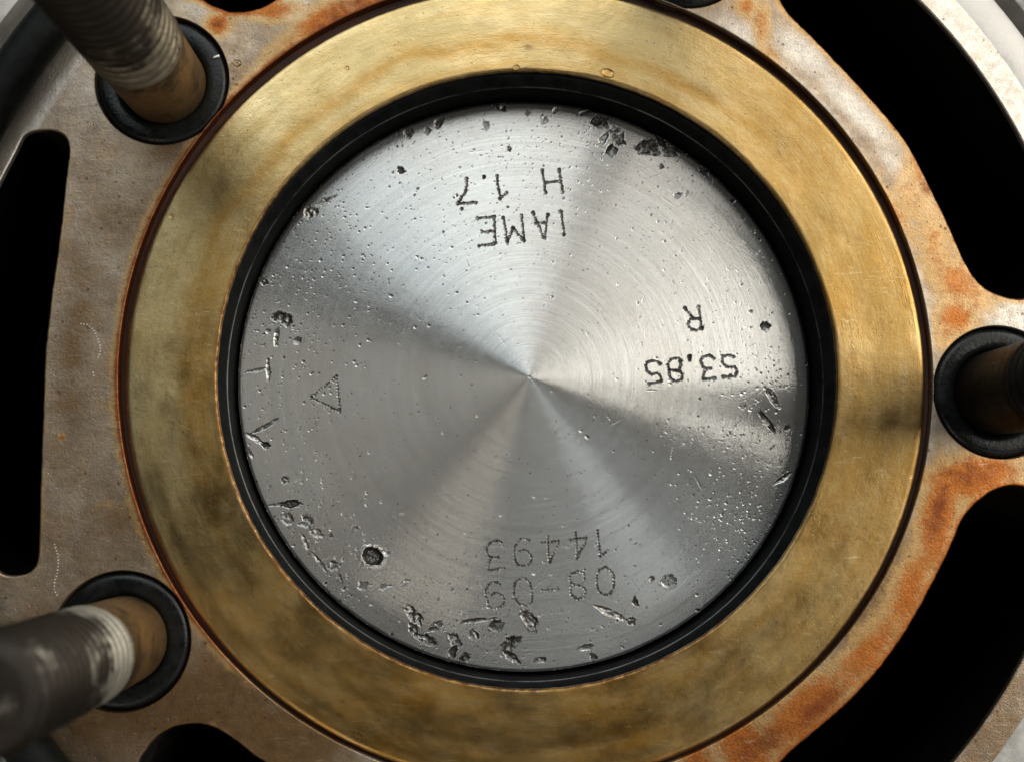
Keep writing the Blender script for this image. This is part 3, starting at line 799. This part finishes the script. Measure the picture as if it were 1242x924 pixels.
def rubber_ring(xy, label, z=-1.25):
    c = np.array(xy); n = 40; prof = []
    for k in range(n):
        a = 2 * math.pi * k / n
        ca, sa = math.cos(a), math.sin(a)
        sq = lambda v: math.copysign(abs(v) ** .62, v)
        prof.append((4.87 + 1.03 * sq(ca), 1.12 * sq(sa)))
    prof = prof[::-1]
    o = lathe('rubber_ring', prof, MAT_RUBBER, None, center=(0, 0), seg=120, closed=True)
    o.location = (c[0] * MM, c[1] * MM, z * MM)
    return tag(o, label, 'rubber ring', 'rubber rings around the studs')
stud_lab = ['shade-darkened stud at the right edge of the frame', 'stud beyond the top edge between the upper openings', 'thick threaded stud leaning out of the upper left corner', 'worn grey threaded stud at the lower left, end face towards the camera', 'stud just below the bottom edge of the frame']
ring_lab = ['glossy black rubber ring around the right-hand stud', 'black rubber ring cut by the top edge, right of centre', 'black rubber ring with a white chip around the upper left stud', 'glossy black rubber ring around the lower left stud', 'black rubber ring below the bottom edge']
tops = [28.5, 28.5, 29.0, 28.3, 28.5]; tfs = [9.5, 9.5, 8.2, 9.2, 9.5]
for k in range(5):
    stud(stud_xy[k], stud_lab[k], tops[k], tfs[k], .23 * k, MAT_SHANK_SHADED if k == 0 else MAT_SHANK, [MAT_SHANK_SHADED, MAT_THREAD, MAT_THREAD_BRONZE, MAT_THREAD, MAT_THREAD][k])
    rubber_ring(stud_xy[k], ring_lab[k])

# ------------------------------------------------------------------ the loose fat seal ring on the left
def seal_ring():
    seg, m = 420, 28
    th = np.linspace(0, 2 * np.pi, seg, endpoint=False)
    dev = np.abs((np.degrees(th) + 180) % 360 - 180)         # 0 on the right, 180 on the left
    rc = 52.72 + 9.3 * (1 - smooth(58, 118, dev)) + .12 * np.sin(th * 7)
    mr = 1.92; ps = np.linspace(0, 2 * np.pi, m, endpoint=False)
    V = np.stack([(rc[:, None] + mr * np.cos(ps)) * np.cos(th)[:, None], (rc[:, None] + mr * np.cos(ps)) * np.sin(th)[:, None], (1.98 + .12 * (1 - smooth(58, 118, dev)))[:, None] + mr * np.sin(ps)[None] + 0 * th[:, None]], -1).reshape(-1, 3)
    i, j = np.meshgrid(np.arange(seg), np.arange(m), indexing='ij')
    a = i * m + j; b = ((i + 1) % seg) * m + j; c = ((i + 1) % seg) * m + (j + 1) % m; d = i * m + (j + 1) % m
    Q = np.stack([a, b, c, d], -1).reshape(-1, 4)
    return np_mesh('seal_ring', V, Q, MAT_RUBBER_DULL)
tag(seal_ring(), 'fat dull black rubber seal lying on the outer land at the left', 'seal ring')

# ------------------------------------------------------------------ small things: oil drops, a white chip
def droplet(x, y, L, W, ang, z, label):
    V, Q = [], []; n, m = 20, 6
    k = 1 / 13.6
    c = unproj([[x, y]], z)[0]
    for r in range(m + 1):
        t = (math.pi / 2) * r / m
        for s in range(n):
            a = 2 * math.pi * s / n
            u, v = math.sin(t) * math.cos(a) * L / 2 * k, math.sin(t) * math.sin(a) * W / 2 * k
            V.append((u, v, math.cos(t) * min(L, W) * .30 * k))
    for r in range(m):
        for s in range(n):
            Q.append((r * n + s, (r + 1) * n + s, (r + 1) * n + (s + 1) % n, r * n + (s + 1) % n))
    Q.append([m * n + s for s in range(n)][:4])
    o = np_mesh('oil_drop', np.array(V), np.array(Q[:-1]), MAT_OIL)
    o.location = (c[0] * MM, c[1] * MM, (z + .004) * MM); o.rotation_euler = (0, 0, math.radians(ang))
    return tag(o, label, 'oil drop', 'oil drops')
for d in [(737, 89, 18, 12, -15, -.12, 'largest clear oil drop, on the brass at the bore edge, top right of centre'),
          (626, 82, 9, 7, 10, -.12, 'small clear drop on the brass at the bore edge, straight above the piston'),
          (638, 84, 7, 5, 0, -.12, 'tiny clear drop on the brass, right beside a larger drop above the piston'),
          (288, 77, 10, 9, 0, .0, 'clear round drop on the casting just right of the upper left rubber ring'),
          (208, 263, 7, 7, 0, -.12, 'clear round drop on the brass near its outer edge, upper left'),
          (132, 209, 8, 7, 30, .0, 'pale drop on grey casting below the upper left rubber ring'),
          (421, 83, 6, 6, 0, -.12, 'tiny clear drop on the upper left brass near its outer edge')]:
    droplet(*d)
def chip():
    c = unproj([[262, 69]], .0)[0]
    V = np.array([(-.34, -.10, 0), (.30, -.14, 0), (.36, .08, 0), (-.26, .13, 0), (-.28, -.06, .16), (.24, -.08, .20), (.28, .05, .17), (-.20, .09, .14)])
    Q = np.array([(0, 3, 2, 1), (4, 5, 6, 7), (0, 1, 5, 4), (1, 2, 6, 5), (2, 3, 7, 6), (3, 0, 4, 7)])
    o = np_mesh('paint_chip', V, Q, MAT_CHIP, smooth=False)
    o.location = (c[0] * MM, c[1] * MM, -.10 * MM); o.rotation_euler = (0, 0, math.radians(25))
    tag(o, 'tiny white chip stuck on the upper left rubber ring', 'chip')
chip()
